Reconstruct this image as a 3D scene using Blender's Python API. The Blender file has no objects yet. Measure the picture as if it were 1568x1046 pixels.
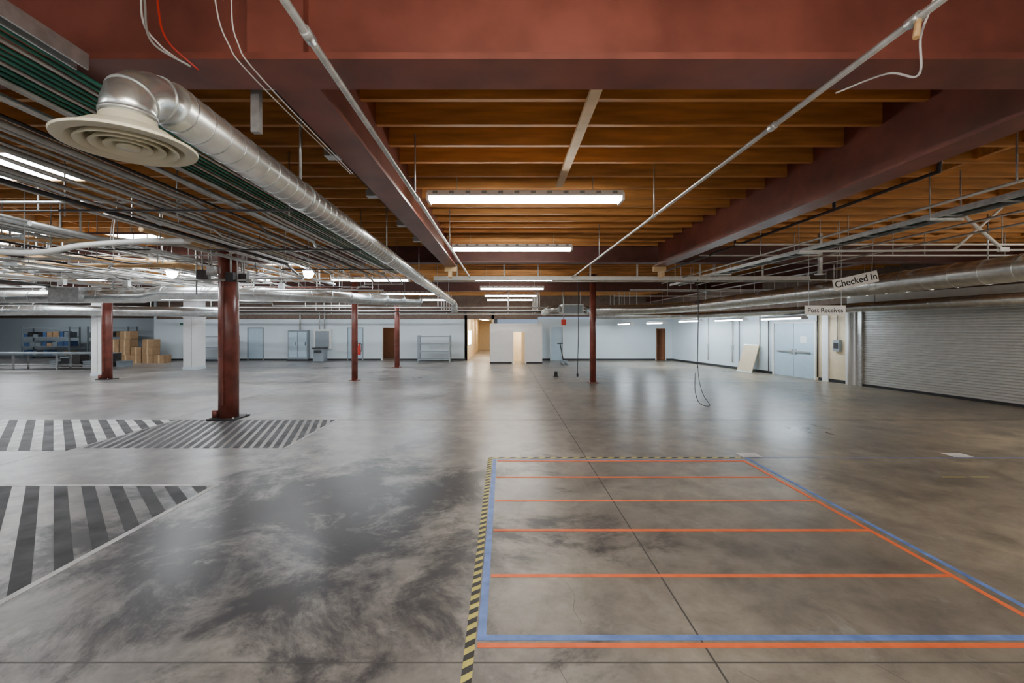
import bpy, bmesh, math, random
from mathutils import Vector, Matrix
random.seed(7)
S = bpy.context.scene

# ------------------------------------------------------------------ materials
def new_mat(name):
    m = bpy.data.materials.new(name); m.use_nodes = True
    nt = m.node_tree; return m, nt, nt.nodes['Principled BSDF']

def mat(name, col, rough=0.5, metal=0.0, var=0.25, scale=6.0, stretch=(1, 1, 1), bump=0.0, emis=None, es=0.0, spec=None):
    m, nt, b = new_mat(name)
    g = nt.nodes.new('ShaderNodeNewGeometry')
    mp = nt.nodes.new('ShaderNodeMapping'); mp.inputs['Scale'].default_value = stretch
    n = nt.nodes.new('ShaderNodeTexNoise'); n.inputs['Scale'].default_value = scale; n.inputs['Detail'].default_value = 5
    r = nt.nodes.new('ShaderNodeValToRGB')
    r.color_ramp.elements[0].position = 0.3; r.color_ramp.elements[1].position = 0.7
    r.color_ramp.elements[0].color = tuple(c * (1 - var) for c in col) + (1,)
    r.color_ramp.elements[1].color = tuple(min(1, c * (1 + var)) for c in col) + (1,)
    L = nt.links.new
    L(g.outputs['Position'], mp.inputs['Vector']); L(mp.outputs[0], n.inputs['Vector'])
    L(n.outputs['Fac'], r.inputs['Fac']); L(r.outputs['Color'], b.inputs['Base Color'])
    b.inputs['Roughness'].default_value = rough; b.inputs['Metallic'].default_value = metal
    if spec is not None: b.inputs['Specular IOR Level'].default_value = spec
    if bump:
        bp = nt.nodes.new('ShaderNodeBump'); bp.inputs['Strength'].default_value = bump
        L(n.outputs['Fac'], bp.inputs['Height']); L(bp.outputs[0], b.inputs['Normal'])
    if emis:
        b.inputs['Emission Color'].default_value = tuple(emis) + (1,)
        b.inputs['Emission Strength'].default_value = es
    return m

RED = mat('red_oxide_paint', (0.19, 0.056, 0.04), 0.40, var=0.28, scale=3)
REDCOL = mat('column_red_paint', (0.17, 0.047, 0.034), 0.33, var=0.3, scale=5)
DKRED = mat('girder_brown', (0.11, 0.035, 0.026), 0.5, var=0.2)
WOOD = mat('joist_wood', (0.56, 0.255, 0.07), 0.6, var=0.32, scale=3, stretch=(0.5, 5, 5), bump=0.1)
PINE = mat('pale_pine', (0.62, 0.44, 0.24), 0.6, var=0.2, scale=4)
DECK = mat('roof_deck_wood', (0.20, 0.085, 0.026), 0.85, var=0.35, scale=2, stretch=(3, 1, 1))
WALL = mat('wall_paint', (0.66, 0.755, 0.82), 0.6, var=0.03, scale=1)
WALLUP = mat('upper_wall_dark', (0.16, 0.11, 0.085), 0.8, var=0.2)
BEIGE = mat('beige_paint', (0.70, 0.57, 0.38), 0.6, var=0.05)
BLACK = mat('black_rubber', (0.02, 0.02, 0.022), 0.5, var=0.1)
GALV = mat('galvanized_steel', (0.54, 0.56, 0.56), 0.36, 0.75, var=0.2, scale=14)
DUCT = mat('spiral_duct_steel', (0.70, 0.73, 0.73), 0.27, 0.88, var=0.16, scale=9)
EMT = mat('emt_conduit', (0.46, 0.46, 0.44), 0.4, 0.45, var=0.2)
DKPIPE = mat('black_iron_pipe', (0.05, 0.045, 0.045), 0.45, 0.3, var=0.2)
WHITEP = mat('white_pipe', (0.74, 0.74, 0.71), 0.45, var=0.1)
COPPER = mat('tan_pipe_wrap', (0.62, 0.38, 0.17), 0.5, var=0.2)
GREEN = mat('green_conduit', (0.03, 0.17, 0.125), 0.45, 0.2, var=0.3)
CREAM = mat('diffuser_enamel', (0.74, 0.70, 0.53), 0.4, var=0.04)
WHITE = mat('white_enamel', (0.82, 0.82, 0.82), 0.4, var=0.03)
SHUT = mat('shutter_grey', (0.60, 0.60, 0.59), 0.4, 0.15, var=0.06)
BLUEDOOR = mat('door_paint_blue', (0.44, 0.57, 0.67), 0.45, var=0.04)
GREYP = mat('panel_grey', (0.24, 0.28, 0.31), 0.45, 0.2, var=0.06)
BROWN = mat('door_brown', (0.24, 0.10, 0.05), 0.5, var=0.1)
CARD = mat('cardboard', (0.34, 0.21, 0.11), 0.85, var=0.15)
BLUEBIN = mat('blue_plastic', (0.05, 0.10, 0.22), 0.4, var=0.1)
ORANGE = mat('orange_tape', (0.92, 0.17, 0.05), 0.5, var=0.15, scale=8, spec=.3)
BLUET = mat('blue_tape', (0.14, 0.24, 0.60), 0.5, var=0.25, scale=8, spec=.3)
YEL = mat('yellow_tape', (0.60, 0.53, 0.12), 0.5, var=0.2, spec=.3)
TBLK = mat('black_tape', (0.03, 0.03, 0.03), 0.5, var=0.1, spec=.2)
HATCHD = mat('hatch_dark_paint', (0.045, 0.045, 0.048), 0.55, var=0.7, scale=2.5, spec=0.12)
HATCHM = mat('hatch_worn_dark_paint', (0.065, 0.065, 0.068), 0.55, var=0.7, scale=2.5, spec=0.12)
HATCHW = mat('hatch_white_paint', (0.52, 0.52, 0.52), 0.55, var=0.35, scale=4, spec=.3)
JOINT = mat('joint_sealant', (0.055, 0.053, 0.05), 0.6)
PAPER = mat('paper', (0.85, 0.85, 0.85), 0.6, var=0.02)
SIGNW = mat('sign_board_white', (0.95, 0.95, 0.93), 0.5, var=0.01)
REDPL = mat('red_plastic', (0.5, 0.03, 0.02), 0.4, var=0.05)
TUBE = mat('tube_glow', (1, 1, 1), 0.3, emis=(1.0, 0.95, 0.86), es=52)
TUBE_FILL = mat('tube_glow_unseen_fill', (1, 1, 1), 0.3, emis=(1.0, 0.92, 0.80), es=120)  # boosted glow for added fill fixtures outside the view
TUBEC = mat('tube_glow_cool', (1, 1, 1), 0.3, emis=(0.86, 0.94, 1.0), es=50)
TUBER = mat('tube_glow_daylight', (1, 1, 1), 0.3, emis=(0.80, 0.92, 1.0), es=72)
TUBE_FILLC = mat('tube_glow_cool_unseen_fill', (1, 1, 1), 0.3, emis=(0.98, 0.96, 0.98), es=84)  # cooler boosted glow, also only for added unseen fixtures
BULB = mat('lamp_glow', (1, 1, 1), 0.3, emis=(0.9, 0.95, 1.0), es=90)
SKYL = mat('skylight_glow', (1, 1, 1), 0.3, emis=(0.92, 0.97, 1.0), es=17)
WARM = mat('warm_lamp_glow', (1, 1, 1), 0.3, emis=(1.0, 0.80, 0.55), es=75)

def floor_material():
    m, nt, b = new_mat('polished_concrete'); L = nt.links.new; N = nt.nodes.new
    g = N('ShaderNodeNewGeometry')
    def noise(sc, det, rough=0.6, dist=0.0, off=(0, 0, 0)):
        n = N('ShaderNodeTexNoise'); n.inputs['Scale'].default_value = sc; n.inputs['Detail'].default_value = det
        n.inputs['Roughness'].default_value = rough; n.inputs['Distortion'].default_value = dist
        va = N('ShaderNodeVectorMath'); va.operation = 'ADD'; va.inputs[1].default_value = off
        L(g.outputs['Position'], va.inputs[0]); L(va.outputs[0], n.inputs['Vector']); return n
    def ramp(src, stops):
        r = N('ShaderNodeValToRGB'); e = r.color_ramp.elements
        e[0].position, e[0].color = stops[0][0], stops[0][1]
        e[1].position, e[1].color = stops[-1][0], stops[-1][1]
        for p, c in stops[1:-1]:
            k = e.new(p); k.color = c
        L(src, r.inputs['Fac']); return r
    def mix(kind, fac, a, bb):
        x = N('ShaderNodeMix'); x.data_type = 'RGBA'; x.blend_type = kind
        if isinstance(fac, float): x.inputs[0].default_value = fac
        else: L(fac, x.inputs[0])
        for sck, v in ((x.inputs[6], a), (x.inputs[7], bb)):
            if isinstance(v, tuple): sck.default_value = v
            else: L(v, sck)
        return x.outputs[2]
    def mrange(src, a, b_, c=0.0, d=1.0, smooth=False):
        r = N('ShaderNodeMapRange'); r.inputs['From Min'].default_value = a; r.inputs['From Max'].default_value = b_
        r.inputs['To Min'].default_value = c; r.inputs['To Max'].default_value = d
        if smooth: r.interpolation_type = 'SMOOTHSTEP'
        L(src, r.inputs['Value']); return r.outputs[0]
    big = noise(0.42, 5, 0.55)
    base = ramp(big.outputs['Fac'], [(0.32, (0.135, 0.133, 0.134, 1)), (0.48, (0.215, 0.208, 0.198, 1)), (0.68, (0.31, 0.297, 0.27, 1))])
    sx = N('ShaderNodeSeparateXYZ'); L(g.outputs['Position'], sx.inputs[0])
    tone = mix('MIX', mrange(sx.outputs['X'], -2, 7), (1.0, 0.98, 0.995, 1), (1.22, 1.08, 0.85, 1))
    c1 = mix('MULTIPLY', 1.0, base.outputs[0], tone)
    fine = noise(2.4, 12, 0.72, 0.25)
    fr = ramp(fine.outputs['Fac'], [(0.34, (0.62, 0.62, 0.63, 1)), (0.66, (1.28, 1.27, 1.25, 1))])
    c2 = mix('MULTIPLY', 1.0, c1, fr.outputs[0])
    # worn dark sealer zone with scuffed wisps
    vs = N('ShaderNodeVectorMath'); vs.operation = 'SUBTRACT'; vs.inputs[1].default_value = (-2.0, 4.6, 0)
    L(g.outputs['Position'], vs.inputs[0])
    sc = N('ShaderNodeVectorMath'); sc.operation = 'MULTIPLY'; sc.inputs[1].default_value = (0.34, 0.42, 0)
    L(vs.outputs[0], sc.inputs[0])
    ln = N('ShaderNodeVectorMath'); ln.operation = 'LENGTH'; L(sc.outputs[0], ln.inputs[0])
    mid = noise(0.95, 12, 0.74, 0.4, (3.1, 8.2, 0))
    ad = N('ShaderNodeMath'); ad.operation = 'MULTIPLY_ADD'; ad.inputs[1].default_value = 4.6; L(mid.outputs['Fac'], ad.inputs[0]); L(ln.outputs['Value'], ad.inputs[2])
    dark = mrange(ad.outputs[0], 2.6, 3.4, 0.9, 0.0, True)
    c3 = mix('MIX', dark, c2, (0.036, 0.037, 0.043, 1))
    st = noise(0.8, 9, 0.66, 0.2)
    sr = mrange(st.outputs['Fac'], 0.55, 0.70, 0.0, 0.55, True)
    c4 = mix('MIX', sr, c3, (0.07, 0.067, 0.063, 1))
    pl = noise(1.6, 12, 0.75, 0.5, (9, 2, 0))
    c5 = mix('MIX', mrange(pl.outputs['Fac'], 0.56, 0.72, 0.0, 0.55, True), c4, (0.42, 0.41, 0.39, 1))
    L(c5, b.inputs['Base Color'])
    L(mrange(big.outputs['Fac'], 0.3, 0.7, 0.27, 0.36), b.inputs['Roughness'])
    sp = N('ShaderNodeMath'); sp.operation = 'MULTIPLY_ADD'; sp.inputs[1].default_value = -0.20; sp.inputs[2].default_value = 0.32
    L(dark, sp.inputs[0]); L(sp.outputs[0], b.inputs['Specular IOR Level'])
    return m
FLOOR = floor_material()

# ------------------------------------------------------------------ mesh builder
class MB:
    def __init__(s, name):
        s.name = name; s.bm = bmesh.new(); s.mats = []
    def mi(s, m):
        if m not in s.mats: s.mats.append(m)
        return s.mats.index(m)
    def poly(s, pts, m, smooth=False):
        f = s.bm.faces.new([s.bm.verts.new(p) for p in pts]); f.material_index = s.mi(m); f.smooth = smooth; return f
    def box(s, x0, x1, y0, y1, z0, z1, m, M=None):
        i = s.mi(m)
        c = [(x0, y0, z0), (x1, y0, z0), (x1, y1, z0), (x0, y1, z0), (x0, y0, z1), (x1, y0, z1), (x1, y1, z1), (x0, y1, z1)]
        if M is not None: c = [M @ Vector(p) for p in c]
        v = [s.bm.verts.new(p) for p in c]
        for q in ((0, 3, 2, 1), (4, 5, 6, 7), (0, 1, 5, 4), (1, 2, 6, 5), (2, 3, 7, 6), (3, 0, 4, 7)):
            f = s.bm.faces.new([v[k] for k in q]); f.material_index = i
    def tube(s, pts, r, m, seg=8, cap=True):
        i = s.mi(m); pts = [Vector(p) for p in pts]; n = len(pts)
        T = []
        for k in range(n):
            if k == 0: t = pts[1] - pts[0]
            elif k == n - 1: t = pts[-1] - pts[-2]
            else: t = (pts[k + 1] - pts[k]).normalized() + (pts[k] - pts[k - 1]).normalized()
            T.append(t.normalized())
        a = Vector((0, 0, 1)) if abs(T[0].z) < 0.9 else Vector((1, 0, 0))
        u = T[0].cross(a).normalized(); rings = []
        for k in range(n):
            u = (u - T[k] * u.dot(T[k])).normalized(); w = T[k].cross(u)
            rr = r[k] if isinstance(r, (list, tuple)) else r
            rings.append([s.bm.verts.new(pts[k] + (u * math.cos(2 * math.pi * j / seg) + w * math.sin(2 * math.pi * j / seg)) * rr) for j in range(seg)])
        for k in range(n - 1):
            for j in range(seg):
                f = s.bm.faces.new([rings[k][j], rings[k][(j + 1) % seg], rings[k + 1][(j + 1) % seg], rings[k + 1][j]])
                f.material_index = i; f.smooth = seg > 5
        if cap:
            f = s.bm.faces.new(rings[0][::-1]); f.material_index = i
            f = s.bm.faces.new(rings[-1]); f.material_index = i
    def lathe(s, prof, c, m, seg=40):
        i = s.mi(m); rings = []
        for (r, z) in prof:
            rings.append([s.bm.verts.new((c[0] + r * math.cos(2 * math.pi * j / seg), c[1] + r * math.sin(2 * math.pi * j / seg), c[2] + z)) for j in range(seg)])
        for k in range(len(prof) - 1):
            for j in range(seg):
                f = s.bm.faces.new([rings[k][j], rings[k][(j + 1) % seg], rings[k + 1][(j + 1) % seg], rings[k + 1][j]])
                f.material_index = i; f.smooth = True
    def duct(s, pts, r, m, rib=0.3, seg=24, rk=1.035):
        s.tube(pts, r, m, seg)
        pts = [Vector(p) for p in pts]
        for a, b in zip(pts[:-1], pts[1:]):
            L = (b - a).length
            if L < 0.5: 
                continue
            d = (b - a).normalized(); t = 0.05
            while t < L - .02:
                p = a + d * t; s.tube([p, p + d * 0.012], r * rk, m, seg); t += rib
    def ibeam(s, axis, a0, a1, c, zb, h, fw, m, tf=0.03, tw=0.025):
        def bx(p0, p1, z0, z1):
            if axis == 'X': s.box(a0, a1, p0, p1, z0, z1, m)
            else: s.box(p0, p1, a0, a1, z0, z1, m)
        bx(c - fw / 2, c + fw / 2, zb, zb + tf); bx(c - tw / 2, c + tw / 2, zb + tf, zb + h - tf); bx(c - fw / 2, c + fw / 2, zb + h - tf, zb + h)
    def done(s, M=None, parent=None, recenter=True):
        me = bpy.data.meshes.new(s.name)
        off = Vector((0, 0, 0))
        if recenter and M is None:
            vs = s.bm.verts
            xs = [v.co.x for v in vs]; ys = [v.co.y for v in vs]; zs = [v.co.z for v in vs]
            off = Vector(((min(xs) + max(xs)) / 2, (min(ys) + max(ys)) / 2, min(zs)))
            for v in vs: v.co -= off
        bmesh.ops.recalc_face_normals(s.bm, faces=s.bm.faces)
        s.bm.to_mesh(me); s.bm.free()
        for m in s.mats: me.materials.append(m)
        o = bpy.data.objects.new(s.name, me); S.collection.objects.link(o)
        o.location = off
        if M is not None: o.matrix_world = M
        if parent: o.parent = parent
        return o

def smooth_path(P, n=6):
    P = [Vector(p) for p in P]; Q = [P[0] * 2 - P[1]] + P + [P[-1] * 2 - P[-2]]; out = []
    for i in range(1, len(Q) - 2):
        for k in range(n):
            t = k / n; a, b, c, d = Q[i - 1], Q[i], Q[i + 1], Q[i + 2]
            out.append(0.5 * ((2 * b) + (c - a) * t + (2 * a - 5 * b + 4 * c - d) * t * t + (3 * b - a - 3 * c + d) * t ** 3))
    out.append(P[-1]); return out

CAMZ = 1.9
# ------------------------------------------------------------------ shell
XL, XR0 = -36.0, 16.0
YB, YF = -6.0, 26.7
DECKZ = 4.14
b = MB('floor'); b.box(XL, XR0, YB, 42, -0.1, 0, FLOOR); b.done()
b = MB('ceiling')
b.box(XL, XR0, YB, 42, DECKZ, DECKZ + 0.08, DECK); b.done()

b = MB('floor_joint')
b.box(1.194, 1.206, YB, 26, 0.0, 0.0008, JOINT)
b.box(-7.0, -6.992, YB, 26, 0, 0.0008, JOINT); b.box(9.0, 9.01, 12, 26, 0, 0.0008, JOINT)
for y, hw in ((2.56, .005), (9.36, .009), (15.8, .014), (22, .018)):
    b.box(-20, 12, y - hw, y + hw, 0.0, 0.0009, JOINT)
def crack(pts, w):
    P = smooth_path([(p[0], p[1], 0.001) for p in pts], 6)
    for p, q in zip(P[:-1], P[1:]):
        t = (q - p).normalized(); nn = Vector((-t.y, t.x, 0)) * w
        b.poly([p - nn, p + nn, q + nn, q - nn], JOINT)
crack([(0.5, 2.9), (0.47, 3.05), (0.5, 3.2), (0.46, 3.38)], .0012); crack([(1.3, 2.5), (1.42, 2.35), (1.5, 2.1), (1.6, 1.9)], .0012)
crack([(0.3, 2.55), (0.35, 2.3), (0.25, 2.0)], .0012); crack([(2.1, 2.55), (2.2, 2.35), (2.35, 2.0)], .0012)
b.done()

# far wall, built in segments around its openings
WT = 2.45
def wallseg(mb, x0, x1, y, z0=0.0, z1=WT, m=None, th=0.15):
    mb.box(x0, x1, y, y + th, z0, z1, m or WALL)
b = MB('wall_far')
wallseg(b, -20.6, -7.25, YF); wallseg(b, -6.4, -2.2, YF); wallseg(b, 2.0, 9.0, YF); wallseg(b, 9.55, 10.2, YF)
wallseg(b, -7.25, -6.4, YF, 2.0, WT); wallseg(b, 9.0, 9.55, YF, 1.9, WT)
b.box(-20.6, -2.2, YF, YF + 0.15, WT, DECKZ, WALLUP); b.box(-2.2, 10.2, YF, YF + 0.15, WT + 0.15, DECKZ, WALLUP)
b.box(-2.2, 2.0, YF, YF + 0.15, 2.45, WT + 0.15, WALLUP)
b.done()
b = MB('baseboard_far')
for x0, x1 in ((-20.6, -7.3), (-6.35, -2.25), (2.0, 8.95), (9.6, 10.0)):
    b.box(x0, x1, YF - 0.02, YF, 0, 0.11, BLACK)
b.done()
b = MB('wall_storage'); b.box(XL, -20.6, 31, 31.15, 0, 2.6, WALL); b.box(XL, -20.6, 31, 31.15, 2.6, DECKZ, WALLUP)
b.box(-20.75, -20.6, YF, 31, 0, DECKZ, WALL); b.done()
b = MB('wall_left'); b.box(XL - 0.15, XL, YB, 31.15, 0, DECKZ, WALL); b.done()
b = MB('wall_back'); b.box(XL, XR0, YB - 0.15, YB, 0, DECKZ, WALL); b.done()
# hallway
b = MB('wall_hallway')
b.box(-2.35, -2.2, YF, 40, 0, 2.9, BEIGE); b.box(-0.75, -0.6, YF, 40, 0, 2.9, BEIGE); b.box(-2.35, -0.6, 40, 40.15, 0, 2.9, BEIGE)
b.done()
b = MB('ceiling_hallway'); b.box(-2.35, -0.6, YF + 0.15, 40, 2.6, 2.65, WHITE); b.done()
b = MB('window_1'); b.box(-2.2, -2.15, 27.6, 29.4, 0.9, 1.75, SKYL); b.box(-2.17, -2.13, 27.5, 29.5, 1.75, 1.83, WHITE)
b.box(-2.17, -2.13, 27.5, 29.5, 0.83, 0.9, WHITE); b.box(-2.17, -2.13, 28.47, 28.53, 0.9, 1.75, WHITE); b.done()
# rooms behind brown doors
b = MB('wall_backroom')
b.box(-8.2, -5.4, 29, 29.1, 0, 2.5, BROWN); b.box(8.2, 10.5, 29, 29.1, 0, 2.5, BROWN); b.done()
# white projecting office
b = MB('wall_office')
y = 24.3
b.box(-0.77, 0.46, y, y + 0.12, 0, 2.12, WHITE); b.box(1.16, 2.05, y, y + 0.12, 0, 2.12, WHITE); b.box(0.46, 1.16, y, y + 0.12, 1.75, 2.12, WHITE)
b.box(-0.77, -0.65, y + 0.12, YF, 0, 2.12, WHITE); b.box(1.93, 2.05, y + 0.12, YF, 0, 2.12, WHITE)
b.box(-0.77, 2.05, y, YF, 2.12, 2.16, WHITE)
b.box(-0.6, 1.9, YF - 0.3, YF - 0.2, 0, 2.1, BEIGE)
b.done()
b = MB('baseboard_office'); b.box(-0.77, 0.42, y - 0.02, y, 0, 0.1, BLACK); b.box(1.2, 2.05, y - 0.02, y, 0, 0.1, BLACK); b.done()
def door(name, x0, x1, y, h, m, jamb=WHITE, openang=None):
    d = MB(name)
    d.box(x0 - 0.04, x0, y - 0.03, y + 0.15, 0, h + 0.04, jamb); d.box(x1, x1 + 0.04, y - 0.03, y + 0.15, 0, h + 0.04, jamb)
    d.box(x0, x1, y - 0.03, y + 0.15, h, h + 0.04, jamb)
    if openang is None:
        d.box(x0, x1, y + 0.04, y + 0.09, 0.01, h, m)
        d.box(x0 + 0.1, x1 - 0.1, y + 0.03, y + 0.04, h * 0.55, h - 0.15, m)
        d.tube([(x1 - 0.08, y - 0.02, h * 0.48), (x1 - 0.08, y + 0.05, h * 0.48)], 0.025, GALV)
    else:
        M = Matrix.Translation((x1, y + 0.12, 0)) @ Matrix.Rotation(openang, 4, 'Z')
        d.box(-(x1 - x0), 0, 0, 0.04, 0.01, h, m, M); d.box(-(x1 - x0) + 0.06, -(x1 - x0) + 0.12, -0.06, 0.1, h * .46, h * .48, GALV, M)
    return d.done()
door('door_1', 0.50, 1.12, 24.3, 1.71, BEIGE, WHITE, -1.3)
door('door_2', -7.2, -6.45, YF, 1.95, BROWN, WHITE, -1.3)
door('door_3', 9.05, 9.5, YF, 1.85, BROWN, BROWN, -1.0)
door('door_4', 2.75, 3.45, YF - 0.16, 2.0, BLUEDOOR)

# right wall - local frame: +x toward camera end along wall, -y into the room
d = Vector((0.1541, -0.988, 0)).normalized(); n = Vector((-d.y, d.x, 0))
RW = Matrix(((d.x, n.x, 0, 9.95), (d.y, n.y, 0, 26.7), (0, 0, 1, 0), (0, 0, 0, 1)))
b = MB('wall_right')
b.box(0, 8.05, 0, 0.15, 0, 2.7, WALL); b.box(8.05, 10.2, 0, 0.15, 2.18, 2.7, WALL); b.box(10.2, 12.0, 0, 0.15, 0, 2.7, BEIGE)
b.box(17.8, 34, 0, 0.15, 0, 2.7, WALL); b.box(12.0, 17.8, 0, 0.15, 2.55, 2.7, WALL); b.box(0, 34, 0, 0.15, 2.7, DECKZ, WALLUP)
b.done(RW)
b = MB('baseboard_right'); b.box(0, 8.0, -0.02, 0, 0, 0.11, BLACK); b.box(10.3, 11.5, -0.02, 0, 0, 0.11, BLACK); b.done(RW)
b = MB('roll_up_door')
z = 0.06; pitch = 0.075; i = b.mi(SHUT)
prof = []
while z < 2.5:
    prof += [(0.0, z), (-0.028, z + pitch * 0.25), (-0.028, z + pitch * 0.7), (0.0, z + pitch * 0.92)]; z += pitch
for (y0, z0), (y1, z1) in zip(prof[:-1], prof[1:]):
    b.poly([(12.0, y0 + .05, z0), (17.8, y0 + .05, z0), (17.8, y1 + .05, z1), (12.0, y1 + .05, z1)], SHUT)
b.box(12.0, 17.8, -0.0, 0.09, 0.0, 0.07, BLACK)
b.box(11.86, 12.02, -0.06, -0.001, 0, 2.5, GALV); b.box(17.78, 17.94, -0.06, -0.001, 0, 2.5, GALV)
b.box(11.8, 18.0, -0.38, -0.001, 2.5, 2.95, SHUT)
b.done(RW)
b = MB('door_5')   # double door
b.box(8.05, 8.12, -0.04, 0.12, 0, 2.17, WHITE); b.box(10.13, 10.2, -0.04, 0.12, 0, 2.17, WHITE); b.box(8.12, 10.13, -0.04, 0.12, 2.1, 2.17, WHITE)
b.box(8.13, 9.12, 0.0, 0.05, 0.01, 2.1, BLUEDOOR); b.box(9.135, 10.13, 0.0, 0.05, 0.01, 2.1, BLUEDOOR); b.box(9.12, 9.135, 0.01, 0.05, 0.01, 2.1, BLACK)
b.box(8.3, 9.0, -0.07, -0.03, 0.98, 1.03, GALV); b.box(9.25, 9.95, -0.07, -0.03, 0.98, 1.03, GALV)
b.box(8.98, 9.08, -0.04, 0, 0.9, 1.1, GALV); b.box(9.17, 9.27, -0.04, 0, 0.9, 1.1, GALV)
b.box(9.45, 9.75, -0.006, 0, 1.35, 1.6, PAPER)
b.done(RW)
b = MB('door_frame_post'); b.box(11.5, 11.85, -0.12, -0.001, 0, 2.7, WHITE); b.tube([(11.7, -0.18, 0.02), (11.7, -0.18, 2.7)], 0.05, WHITE)
b.box(10.5, 10.75, -0.06, -0.001, 0, 2.5, WHITE); b.done(RW)
b = MB('wall_conduit')
for s_ in (3.6, 5.5, 7.3):
    b.tube([(s_, -0.04, 0.3), (s_, -0.04, 2.6)], 0.03, WHITEP); b.box(s_ - 0.06, s_ + 0.06, -0.08, -0.01, 0.9, 1.1, GALV)
b.tube([(10.3, -0.05, 0.12), (10.3, -0.05, 2.6)], 0.025, BLACK)
b.tube([(7.85, -0.05, 0.12), (7.85, -0.05, 2.6)], 0.02, BLACK); b.tube([(6.0, -0.05, 0.12), (6.0, -0.05, 2.6)], 0.02, BLACK)
b.done(RW)
b = MB('electrical_switch_box'); b.box(11.0, 11.25, -0.12, -0.002, 1.1, 1.5, GREYP); b.tube([(11.12, -0.06, 1.5), (11.12, -0.06, 2.5)], 0.02, EMT)
b.box(11.05, 11.2, -0.14, -0.12, 1.2, 1.4, BLACK); b.done(RW)
b = MB('leaning_wall_panel')
M = Matrix.Translation((6.45, -0.5, 0.0)) @ Matrix.Rotation(-0.30, 4, 'X')
b.box(0, 0.95, 0, 0.03, 0.0, 1.25, BEIGE, M); b.box(0, 0.95, -0.01, 0.0, 0, 0.04, GALV, M); b.box(0, 0.95, -0.01, 0.0, 1.21, 1.25, GALV, M)
b.done(RW)

# ------------------------------------------------------------------ structure
b = MB('steel_girder'); b.ibeam('X', XL, XR0 - 2, 2.49, 3.30, 0.82, 0.30, RED, 0.035, 0.05)
for x in (-1.22, 3.55):
    b.box(x - 0.15, x + 0.15, 2.40, 2.48, 3.34, 4.08, RED)
b.done()
b = MB('steel_girder'); b.ibeam('Y', 2.65, 10.36, -1.22, 3.31, 0.8, 0.27, RED, 0.03, 0.05); b.done()
b = MB('steel_girder'); b.ibeam('Y', 2.65, 10.36, 3.55, 3.31, 0.8, 0.27, RED, 0.03, 0.05); b.done()
b = MB('steel_girder'); b.ibeam('X', XL, 12.3, 10.52, 3.42, 0.7, 0.26, DKRED); b.done()
b = MB('steel_girder'); b.ibeam('X', XL, 10.6, 18.5, 3.42, 0.7, 0.26, DKRED); b.done()
b = MB('steel_girder'); b.ibeam('Y', 10.66, 26.6, 8.4, 3.42, 0.7, 0.25, DKRED); b.done()
b = MB('girder_bracket')
for x in (-1.22, 3.55):
    b.box(x - .14, x + .14, 10.26, 10.36, 3.20, 3.31, PINE); b.box(x - .03, x + .03, 10.06, 10.34, 3.05, 3.2, PINE)
b.done()

b = MB('ceiling_joists')
y = 3.28
while y < 26.4:
    b.box(XL + 0.2, 12.0 if y < 15 else 10.0, y - 0.026, y + 0.026, 3.80, DECKZ, WOOD); y += 0.472
y = 2.0
while y > -5.8:
    b.box(-12, 13.0, y - 0.022, y + 0.022, 3.80, DECKZ, WOOD); y -= 0.472
for x in (5.4, 7.2, 9.0, 10.8):
    b.box(x - 0.03, x + 0.03, 3.3, 14, 3.83, DECKZ - 0.02, WOOD)
for x in (-4, -8, -12):
    b.box(x - 0.03, x + 0.03, 3.3, 26, 3.86, DECKZ - 0.02, WOOD)
b.done()
b = MB('bridging_board'); b.box(0.68, 0.77, 3.2, 5.95, 3.765, 3.80, PINE); b.done()

# skylights
for (x, y, w, l) in ((-5.75, 5.2, 1.1, 0.9), (-9.0, 8.4, 1.3, 1.3), (-8.3, 12.3, 1.4, 1.5), (-6.2, 12.6, 1.4, 1.2), (-11, 6.0, 1.4, 1.4), (-13.5, 12, 1.5, 1.5),
                     (-17, 16, 1.6, 1.6), (-10.5, 16, 1.6, 1.4), (-22, 20, 2, 2), (-7, 21, 1.6, 1.6), (-7.4, 9.2, 0.9, 0.8), (-11.2, 9.5, 1.2, 0.9)):
    b = MB('skylight')
    b.box(x - w / 2, x + w / 2, y - l / 2, y + l / 2, 3.77, 3.79, SKYL)
    for a, c in ((x - w / 2 - 0.05, x - w / 2), (x + w / 2, x + w / 2 + 0.05)):
        b.box(a, c, y - l / 2 - 0.05, y + l / 2 + 0.05, 3.75, 4.1, COPPER)
    for a, c in ((y - l / 2 - 0.05, y - l / 2), (y + l / 2, y + l / 2 + 0.05)):
        b.box(x - w / 2, x + w / 2, a, c, 3.75, 4.1, COPPER)
    b.done()

# ------------------------------------------------------------------ columns
COLS = [(-5.85, 9.57, .3), (-5.44, 16.4, .2), (-5.2, 21.9, .2), (-14.8, 16.8, .25), (3.11, 15.8, .2), (-16.3, 18.2, .35), (-14.5, 21.1, .5)]
def pipe_column(x, y, r, top, m=REDCOL, base=0.0):
    b = MB('steel_column')
    b.tube([(x, y, 0.02), (x, y, top)], r, m, 28)
    b.box(x - r * 1.5, x + r * 1.5, y - r * 1.5, y + r * 1.5, 0, 0.025, m if r < .15 else HATCHD)
    for sx in (-1, 1):
        for sy in (-1, 1):
            b.tube([(x + sx * r * 1.25, y + sy * r * 1.25, 0.02), (x + sx * r * 1.25, y + sy * r * 1.25, 0.06)], 0.018, GALV, 6)
    b.box(x - r * 1.4, x + r * 1.4, y - r * 1.4, y + r * 1.4, top - 0.02, top, m)
    if r > 0.15:
        b.tube([(x - r - 0.05, y - 0.05, 0.02), (x - r - 0.05, y - 0.05, 0.18)], 0.07, m, 12)
        b.box(x - 0.02, x + 0.02, y - r - 0.03, y - r, 0.3, 2.9, m)
    b.done()
pipe_column(-5.85, 9.57, 0.195, 3.8)
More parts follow.
